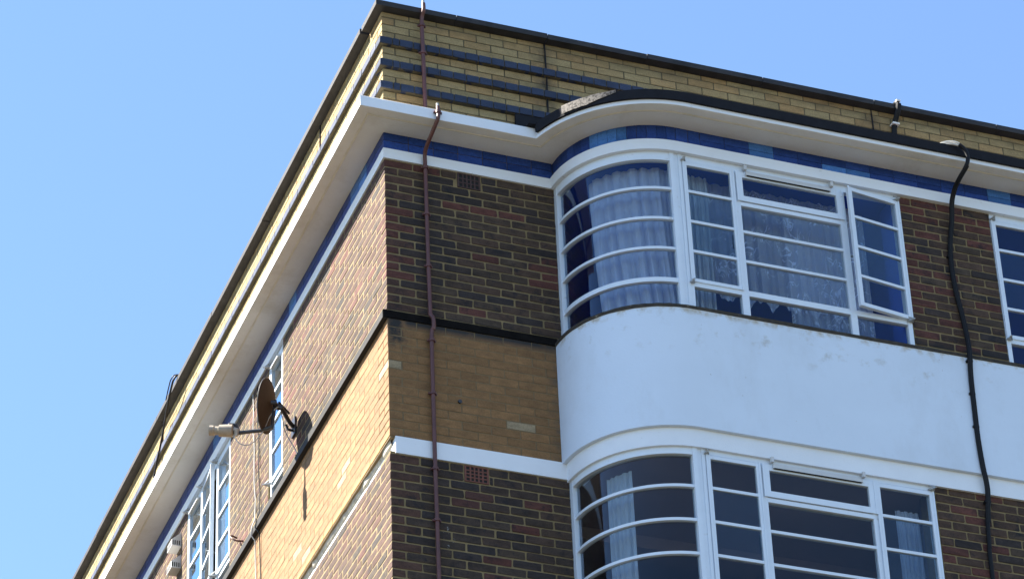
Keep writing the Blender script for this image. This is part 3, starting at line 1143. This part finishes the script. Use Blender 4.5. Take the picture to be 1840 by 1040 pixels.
    for i in range(0, len(es), 2):
        arcbox(0.716, 0.720, Z(es[i] - 0.004), Z(es[i + 1] + 0.004)).build('pane', 'glass', win, True)
    return win


bay_window(0, True, 'upper bay window with a curved light and its right casement ajar')
bay_window(-2.70, False, 'lower bay window with a curved light and all casements shut')
# the window at the right edge of the picture
win = empty('side_window', parent=bld)
mb = MB()
mb.box(4.937, 4.975, 0.698, 0.747, -1.478, 0.003)
mb.box(4.975, 8.0, 0.700, 0.746, -0.06, 0.004)
mb.box(5.40, 5.46, 0.698, 0.744, -1.478, -0.05)
mb.box(6.3, 6.36, 0.698, 0.744, -1.478, -0.05)
mb.box(4.975, 8.0, 0.700, 0.7425, -1.245, -1.195)
mb.box(4.975, 8.0, 0.700, 0.741, -1.478, -1.450)
mb.mapped(mapF).build('window_frame', 'frame', win)
casement(win, mapF, 4.948, 5.412, -1.205, -0.066, [-0.345, -0.632, -0.915], 0.734, 0.034)
casement(win, mapF, 5.45, 6.31, -1.205, -0.066, [-0.345, -0.632, -0.915], 0.734, 0.034)
casement(win, mapF, 6.35, 8.0, -1.205, -0.066, [-0.345, -0.632, -0.915], 0.734, 0.034)
pane_straight(win, mapF, 4.975, 5.40, -1.45, -1.245, 0.716)
pane_straight(win, mapF, 5.46, 6.3, -1.45, -1.245, 0.716)
pane_straight(win, mapF, 6.36, 8.0, -1.45, -1.245, 0.716)
for zz in (-0.052, -1.215):
    stay(win, mapF, 4.935, 0.752, zz, 1, 1.2)


def left_window(y0, y1, lights, opened=None):
    win = empty('side_window', parent=bld)
    mb = MB()
    D = -0.035
    mb.box(y0 + 0.001, y0 + 0.036, D - 0.03, D + 0.014, -1.478, 0.0)
    mb.box(y1 - 0.036, y1 - 0.001, D - 0.03, D + 0.014, -1.478, 0.0)
    mb.box(y0 + 0.036, y1 - 0.036, D - 0.03, D + 0.012, -0.055, 0.0)
    mb.box(y0 + 0.036, y1 - 0.036, D - 0.03, D + 0.010, -1.245, -1.195)
    mb.box(y0 + 0.036, y1 - 0.036, D - 0.03, D + 0.010, -1.478, -1.448)
    for a in lights[1:-1]:
        mb.box(a - 0.022, a + 0.022, D - 0.029, D + 0.011, -1.478, -0.05)
    mb.mapped(mapL).build('window_frame', 'frame', win)
    for i, (a, b) in enumerate(zip(lights, lights[1:])):
        an = R(5) if opened == i else 0
        casement(win, mapL, a + 0.012, b - 0.012, -1.205, -0.06, [-0.345, -0.632, -0.915], D + 0.006, 0.034, 'R', an)
        pane_straight(win, mapL, a + 0.02, b - 0.02, -1.448, -1.245, D - 0.014)
        for zz in (-0.05, -1.215):
            stay(win, mapL, b, D + 0.03, zz, -1, 1.3)
        if opened == i:
            MB().tube([(-D - 0.0, a + 0.05, -0.95), (0.0, a + 0.05, -0.93), (-0.06, a + 0.07, -0.92)], 0.007, 6).build('window_stay', 'steel', win)
    # trickle vent
    wb(mapL, lights[-2] + 0.10, lights[-1] - 0.08, D + 0.030, D + 0.05, -0.105, -0.080).build('trickle_vent', 'plastic', win)
    # cill between the brick jambs
    wb(mapL, y0 + 0.002, y1 - 0.002, -0.2, -0.005, -1.496, -1.480).build('window_cill', 'creasing', win)
    return win


left_window(2.71, 3.13, [2.725, 3.115])
left_window(4.28, 5.69, [4.295, 4.74, 5.20, 5.675], 1)
left_window(9.3, 10.7, [9.32, 9.8, 10.2, 10.68])


# ------------------------------------------------------------------ curtains (they hang inside: things of their own)
def curtain(name, pts_fn, n, z_top, z_bot, folds, amp, mt, label, group=None, nz=24, scallop=0.0, sway=0.0, seed=1):
    rows = []
    for j in range(nz + 1):
        t_ = j / nz
        row = []
        for i in range(n + 1):
            s = i / n
            ph = s * folds * 2 * math.pi
            wv = amp * (0.45 + 0.55 * t_) * (math.sin(ph + 0.9 * math.sin(ph * 0.37 + seed)) + 0.35 * math.sin(2.3 * ph + seed))
            zb = z_bot + scallop * abs(math.sin(s * math.pi * 7))
            z = z_top + (zb - z_top) * t_
            row.append(pts_fn(s, wv, z, sway * t_ * t_))
        rows.append(row)
    return tag(MB().grid(rows).build(name, mt, None, True), label, 'curtain', group)


def straight(x0, x1, y):
    def fn(s, wv, z, sw):
        return (x0 + (x1 - x0) * s * (1 - 0.0) + sw * (1 - s) + 0.4 * wv, y + wv, z)
    return fn


def arcfn(r, a0, a1):
    def fn(s, wv, z, sw):
        a = math.pi + R(a0 + (a1 - a0) * s) + sw
        return (XC + (r - wv) * math.cos(a), (r - wv) * math.sin(a), z)
    return fn


UP, LO = 0.0, -2.70
curtain('net_curtain', arcfn(0.60, 22, 92), 110, -0.06, -1.42, 7, 0.030, 'sheer', 'sheer pleated net curtain behind the curved light of the upper bay window', sway=0.10, seed=2)
curtain('drawn_curtain', straight(2.20, 2.50, -0.58), 60, -0.06, -1.46, 6, 0.022, 'bluecloth', 'grey blue curtain gathered beside the post in the upper bay window', sway=-0.02, seed=5)
curtain('lace_curtain', straight(2.42, 3.78, -0.52), 220, -0.05, -1.18, 12, 0.024, 'lace', 'white lace curtain with scalloped hem across the middle of the upper bay window', scallop=0.07, sway=0.02, seed=3)
curtain('lace_curtain', straight(3.20, 3.92, -0.47), 120, -0.05, -1.60, 9, 0.016, 'lace', 'long lace panel hanging below the scalloped one in the upper bay window', seed=8)
curtain('folded_curtain', arcfn(0.60, 24, 45), 60, LO - 0.10, LO - 1.9, 4, 0.016, 'bluecloth', 'pale curtain drawn back behind the curved light of the lower bay window', seed=4)
curtain('patterned_curtain', straight(3.86, 4.06, -0.56), 50, LO - 0.16, LO - 1.9, 4, 0.018, 'sheer', 'thin blue curtain at the right end of the lower bay window', seed=6)

# ------------------------------------------------------------------ air bricks, vents, fixings
def air_brick(x0, x1, z0, z1, mt, nx, nz):
    t = empty('air_brick', parent=bld)
    MB().box(x0 + 0.004, x1 - 0.004, 0.004, 0.012, z0 + 0.004, z1 - 0.004).build('void', 'hole', t)
    mb = MB()
    y0, y1 = -0.003, 0.008
    mb.box(x0 + 0.004, x0 + 0.018, y0, y1, z0 + 0.006, z1 - 0.004)
    mb.box(x1 - 0.018, x1 - 0.004, y0, y1, z0 + 0.006, z1 - 0.004)
    mb.box(x0 + 0.018, x1 - 0.018, y0, y1, z0 + 0.006, z0 + 0.014)
    mb.box(x0 + 0.018, x1 - 0.018, y0, y1, z1 - 0.012, z1 - 0.004)
    w_ = (x1 - x0 - 0.036) / nx
    for i in range(1, nx):
        mb.box(x0 + 0.018 + i * w_ - 0.006, x0 + 0.018 + i * w_ + 0.006, y0 + 0.001, y1, z0 + 0.014, z1 - 0.012)
    h_ = (z1 - z0 - 0.026) / nz
    for i in range(1, nz):
        mb.box(x0 + 0.018, x1 - 0.018, y0 + 0.002, y1, z0 + 0.014 + i * h_ - 0.005, z0 + 0.014 + i * h_ + 0.005)
    mb.build('grille', mt, t)


air_brick(AB1[0], AB1[1], -0.15, -0.004, 'terradark', 5, 3)
air_brick(AB2[0], AB2[1], -2.85, -2.704, 'terracotta', 5, 4)

for i, z in enumerate((-0.20, -0.43)):
    t = tag(empty('vent_cover', (0, 0, 0)), ['upper white box vent with slots on the sunlit side wall', 'lower white box vent with slots on the sunlit side wall'][i], 'vent', 'white vents on the side wall')
    y = 5.95
    t.location = (0, 0, 0)
    hood = MB()
    hood.add([(0, y - 0.08, z + 0.06), (0, y + 0.08, z + 0.06), (-0.09, y + 0.08, z - 0.02), (-0.09, y - 0.08, z - 0.02), (-0.09, y + 0.08, z - 0.085), (-0.09, y - 0.08, z - 0.085), (0, y + 0.08, z - 0.085), (0, y - 0.08, z - 0.085)],
             [(0, 1, 2, 3), (3, 2, 4, 5), (5, 4, 6, 7), (0, 3, 5, 7), (1, 6, 4, 2)])
    hood.build('hood', 'plastic', t)
    for j in range(4):
        MB().box(-0.092, -0.088, y - 0.06 + j * 0.036, y - 0.04 + j * 0.036, z - 0.078, z - 0.03).build('slot', 'hole', t)
    for j in range(4):
        MB().box(-0.085 + j * 0.02, -0.075 + j * 0.02, y - 0.082, y - 0.079, z - 0.075, z - 0.03).build('slot', 'hole', t)

# round plug in the ochre wall
tag(MB().tube([(0.565, -0.012, -2.155), (0.565, 0.02, -2.155)], [0.016, 0.014], 10).build('wall_plug', 'darkmetal'), 'small dark round plug in the shaded ochre brick wall', 'plug')
# iron hook on the sunlit wall
mb = MB().tube(catmull([(0.02, 3.86, -1.33), (-0.06, 3.86, -1.34), (-0.10, 3.90, -1.29), (-0.07, 3.96, -1.24), (-0.02, 3.97, -1.25)], 6), 0.008, 6)
tag(mb.build('iron_hook', 'pipe', None, True), 'small rusty iron hook sticking out of the sunlit brick wall above the ledge', 'hook')


# ------------------------------------------------------------------ pipes and cables
def pipe(name, pts, r, label, clips, cat='pipe', tip=None):
    t = tag(empty(name, (pts[-1][0], pts[-1][1], 0)), label, cat)
    t.location = (0, 0, 0)
    MB().tube(pts, r, 12).build('tube', 'pipe', t, True)
    for (x, y, z) in clips:
        c = MB().tube([(x, y, z - 0.011), (x, y, z + 0.011)], r * 1.45, 12)
        c.box(x - 0.034, x + 0.034, y + r * 0.2, y + r * 1.0, z - 0.008, z + 0.008)
        c.build('clip', 'pipe', t)
    if tip:
        MB().tube([tip, (tip[0] - 0.004, tip[1], tip[2] + 0.035)], 0.012, 8).build('cap', 'steel', t)
    return t


pipe('roof_pipe', catmull([(0.327, -0.10, 1.560), (0.327, -0.10, 1.49), (0.323, -0.06, 1.42), (0.326, -0.058, 1.2), (0.330, -0.058, 0.9), (0.334, -0.058, 0.38)], 6), 0.017,
     'short red brown pipe running down the yellow brick parapet', [(0.325, -0.058, 1.365), (0.329, -0.058, 1.085)], tip=(0.327, -0.10, 1.555))
pp = [(0.345, -0.315, 0.36), (0.345, -0.318, 0.29), (0.340, -0.316, 0.235), (0.325, -0.22, 0.165), (0.318, -0.10, 0.11), (0.322, -0.048, 0.07), (0.327, -0.036, 0.0), (0.329, -0.033, -0.3), (0.331, -0.033, -0.9), (0.335, -0.034, -1.35),
      (0.337, -0.036, -1.43), (0.352, -0.050, -1.47), (0.355, -0.048, -1.56), (0.341, -0.036, -1.62), (0.340, -0.034, -2.1), (0.341, -0.034, -2.9), (0.345, -0.034, -3.6), (0.348, -0.034, -6.0), (0.35, -0.034, -H + 0.3)]
pipe('drain_pipe', catmull(pp, 6), 0.0165, 'long thin red brown pipe bending under the cornice and down the shaded front wall',
     [(0.345, -0.317, 0.305), (0.328, -0.035, -0.045), (0.330, -0.033, -0.49), (0.333, -0.033, -0.98), (0.342, -0.036, -1.665), (0.340, -0.034, -2.14), (0.341, -0.034, -2.80), (0.344, -0.034, -3.24)], tip=(0.345, -0.315, 0.355))

# thick black cable bundle down the bay at the right
cp = [(4.37, -0.98, 0.385), (4.43, -1.06, 0.385), (4.51, -1.105, 0.365), (4.575, -1.115, 0.31), (4.592, -1.115, 0.235), (4.575, -1.10, 0.16), (4.552, -1.00, 0.095), (4.555, -0.90, 0.06), (4.555, -0.83, -0.02), (4.556, -0.79, -0.17),
      (4.522, -0.770, -0.41), (4.510, -0.768, -0.63), (4.518, -0.768, -0.84), (4.542, -0.770, -1.05), (4.555, -0.78, -1.26), (4.532, -0.828, -1.47), (4.520, -0.82, -1.70), (4.514, -0.818, -2.02), (4.511, -0.818, -2.27), (4.520, -0.818, -2.50), (4.545, -0.80, -2.70), (4.534, -0.77, -2.94), (4.52, -0.768, -3.18), (4.513, -0.765, -3.5), (4.50, -0.765, -6.0), (4.50, -0.80, -H + 0.3)]
t = tag(empty('cable_bundle'), 'thick black cable bundle with frayed pale end hanging over the gutter down the white bay', 'cable')
c_ = catmull(cp, 8)
MB().tube(c_[18:], 0.017, 10).build('bundle', 'cable', t, True)
MB().tube([(x + 0.016, y - 0.006, z) for x, y, z in c_[40:170]], 0.008, 6).build('strand', 'cable', t, True)
for k in range(7):
    pts = [(x + 0.014 * math.cos(k * 2.3) * (1 - i / 24), y + 0.01 * math.sin(k * 1.7), z + 0.013 * math.sin(k * 2.3)) for i, (x, y, z) in enumerate(c_[:24 + k % 3])]
    MB().tube(pts[(k % 3):], 0.0045, 5).build('bare_wire', 'whitecable', t, True)
for z in (-0.52, -1.55, -1.85, -2.15, -2.8):
    q = min(c_, key=lambda p: abs(p[2] - z) + (9 if p[2] > 0.2 else 0))
    MB().box(q[0] - 0.024, q[0] + 0.026, q[1] - 0.008, q[1] + 0.03, z - 0.009, z + 0.009).build('clip', 'cable', t)

t = tag(empty('short_cable'), 'short black cable bundle with white tape over the right end of the parapet', 'cable')
c2 = catmull([(4.60, 0.06, 1.545), (4.60, -0.06, 1.555), (4.60, -0.098, 1.52), (4.59, -0.09, 1.45), (4.575, -0.04, 1.35), (4.565, -0.028, 1.22), (4.60, -0.035, 1.05), (4.63, -0.06, 0.85)], 6)
MB().tube(c2, 0.017, 8).build('bundle', 'cable', t, True)
MB().tube([(x + 0.02, y, z) for x, y, z in c2[12:]], 0.012, 8).build('strand', 'cable', t, True)
MB().box(4.548, 4.612, -0.068, -0.01, 1.325, 1.342).build('tape', 'whitecable', t)
MB().box(4.583, 4.618, -0.118, -0.090, 1.535, 1.552).build('tape', 'whitecable', t)

lc = catmull([(0.10, 5.85, 1.545), (-0.06, 5.85, 1.552), (-0.105, 5.88, 1.51), (-0.11, 5.94, 1.46), (-0.10, 6.06, 1.41), (-0.08, 6.22, 1.37), (-0.045, 6.42, 1.33), (-0.04, 6.587, 1.169), (-0.04, 6.70, 1.066), (-0.04, 6.79, 0.924), (-0.04, 6.86, 0.78)], 6)
t = tag(empty('looped_cable'), 'black cable looped over the parapet edge on the sunlit side', 'cable')
MB().tube(lc, 0.010, 8).build('bundle', 'cable', t, True)
MB().tube([(x - 0.02, y + 0.02, z + 0.012) for x, y, z in lc[4:26]], 0.006, 6).build('strand', 'cable', t, True)

for nm, y0, y1, mt, lb in (('thin_cable', 3.42, 3.32, 'cable', 'thin dark cable fixed down the sunlit brick wall, nearer the small window'),
                           ('thin_cable', 3.55, 3.45, 'greycable', 'thin grey cable fixed down the sunlit brick wall, farther from the small window')):
    pts = [(-0.012 + 0.004 * math.sin(k * 1.3), y0 + (y1 - y0) * k / 14 + 0.006 * math.sin(k * 2.1), -0.05 - k * 0.1) for k in range(14)]
    pts += [(-0.046, y1, -1.435), (-0.052, y1, -1.51), (-0.014, y1, -1.56)] + [(-0.012 + 0.004 * math.sin(k), y1 - 0.02 * k, -1.7 - k * 0.3) for k in range(8)]
    tag(MB().tube(pts, 0.0055, 6).build(nm, mt, None, True), lb, 'cable', 'thin cables down the side wall')

# ------------------------------------------------------------------ satellite dish
sat = empty('satellite_dish', (0, 2.37, -1.08 + H))
tag(sat, 'dark round satellite dish on a bracket fixed to the sunlit side wall', 'satellite dish')


def satb(mb, name, mt, smooth=True):
    o = mb.build(name, mt, None, smooth)
    o.parent = sat
    o.location = (0, -2.37, 1.08 - H)
    return o


DC = Vector((-0.285, 2.235, -1.005))
nrm = Vector((-0.80, 0.57, 0.14)).normalized()
ex = nrm.cross(Vector((0, 0, 1))).normalized()
ey = ex.cross(nrm).normalized()


def dp_(r, a, off=0.0):
    x, y = 0.205 * r * math.cos(a), 0.235 * r * math.sin(a)
    return DC + ex * x + ey * y + nrm * (0.045 * r * r - 0.045 + off)


rows = []
for i in range(11):
    r_ = i / 10 if i else 0.002
    rows.append([dp_(r_, 2 * math.pi * k / 48) for k in range(48)])
for i in range(10, -1, -1):
    r_ = i / 10 if i else 0.002
    rows.append([dp_(r_, 2 * math.pi * k / 48, -0.004) for k in range(48)])
satb(MB().grid(rows, True), 'reflector', 'dish')
rim = [dp_(1.0, 2 * math.pi * k / 48, 0.001) for k in range(49)]
satb(MB().tube(rim, 0.006, 6), 'rim', 'darkmetal')
back = dp_(0.0, 0, -0.012)
low = dp_(0.93, -math.pi / 2, -0.01)
LN = Vector((-0.525, 2.36, -1.225))
ax = Vector((-0.90, 0.42, 0.10)).normalized()
mb = MB().tube([back + nrm * -0.004 + ex * 0.05, back + nrm * -0.03 + ex * 0.05, back + nrm * -0.03 - ex * 0.05, back + nrm * -0.004 - ex * 0.05], 0.020, 8)
mb.tube([back + ey * 0.05 - nrm * 0.012, back - ey * 0.22 - nrm * 0.02], 0.014, 8)
satb(mb, 'back_plate', 'darkmetal')
arm = [back - ey * 0.20 - nrm * 0.02, low + nrm * 0.03 - ey * 0.012, low.lerp(LN, 0.5) - Vector((0, 0, 0.01)), LN + Vector((0.03, 0, -0.005)), LN + Vector((0, 0, 0.035)), LN + ax * 0.03 + Vector((0, 0, 0.06))]
satb(MB().tube(arm, [0.017, 0.016, 0.016, 0.018, 0.024, 0.022], 8), 'feed_arm', 'darkmetal')
wall_pt = Vector((-0.01, 2.37, -1.08))
mb = MB().tube([back - nrm * 0.03, back - nrm * 0.07 - Vector((0, 0, 0.02)), Vector((-0.07, 2.30, -1.08)), wall_pt], [0.022, 0.020, 0.018, 0.020], 8)
mb.tube([back - nrm * 0.05 + Vector((0, 0, 0.03)), Vector((-0.08, 2.27, -1.02))], 0.010, 6)
satb(mb, 'bracket', 'darkmetal')
mb = MB().box(-0.018, -0.002, 2.32, 2.42, -1.16, -1.00)
mb.tube([(-0.02, 2.36, -1.12), (-0.07, 2.34, -1.13), (-0.09, 2.33, -1.09)], 0.012, 6)
satb(mb, 'wall_plate', 'darkmetal')
l0, l1 = LN + ax * 0.0 + Vector((0.0, 0, 0.012)), LN + ax * 0.20 + Vector((0, 0, 0.012))
satb(MB().tube([l0, l0 + ax * 0.01, l0 + ax * 0.12, l0 + ax * 0.125, l0 + ax * 0.16, l0 + ax * 0.165, l0 + ax * 0.20], [0.040, 0.054, 0.050, 0.036, 0.036, 0.042, 0.044], 16), 'feed_unit', 'lnb')
satb(MB().tube([LN + Vector((0.05, 0, 0.0)), l0 + Vector((0, 0, 0.052)) - ax * 0.02, l0 + ax * 0.035 + Vector((0, 0, 0.056)), l0 + ax * 0.045 + Vector((0, 0, 0.03))], [0.014, 0.020, 0.020, 0.014], 8), 'clamp_arm', 'darkmetal')
satb(MB().tube([l0 + ax * -0.004, l0 + ax * -0.022, l0 + ax * -0.024 - Vector((0, 0, 0.05))], [0.036, 0.030, 0.012], 10), 'clamp', 'steel')
sg = catmull([l0 + ax * 0.01 - Vector((0, 0, 0.03)), l0 - ax * 0.05 - Vector((0, 0, 0.12)), low.lerp(LN, 0.45) - Vector((0, 0, 0.13)), low + nrm * 0.02 - Vector((0, 0, 0.03)), low - nrm * 0.03 + ey * 0.12, back - nrm * 0.06 - ey * 0.02,
              Vector((-0.10, 2.33, -1.15)), Vector((-0.04, 2.30, -1.30)), Vector((-0.015, 2.26, -1.40)), Vector((-0.045, 2.22, -1.44))], 8)
satb(MB().tube(sg, 0.0045, 6), 'lead', 'greycable')

# dry plant head showing over the lower window bars
pm = MB()
for k in range(16):
    a = math.pi * (k + 0.5) / 16
    pm.tube([(2.84, -0.62, -4.02), (2.84 + 0.06 * math.cos(a), -0.62 + 0.02 * math.sin(k), -3.98 + 0.07 * math.sin(a)), (2.84 + 0.10 * math.cos(a), -0.62 + 0.03 * math.sin(k), -3.97 + 0.085 * math.sin(a))], [0.006, 0.008, 0.002], 5)
pm.tube([(2.84, -0.62, -4.3), (2.84, -0.62, -4.0)], 0.006, 5)
tag(pm.build('dried_flower', 'plant'), 'dry yellow flower head behind the glass of the lower bay window', 'flower')

# ------------------------------------------------------------------ ground
gm = bpy.data.meshes.new('ground')
S = 2500
gm.from_pydata([(-S, -S, 0), (S, -S, 0), (S, S, 0), (-S, S, 0)], [], [(0, 1, 2, 3)])
gm.materials.append(M['ground'])
g = bpy.data.objects.new('ground', gm)
COL.objects.link(g)
g['kind'] = 'structure'
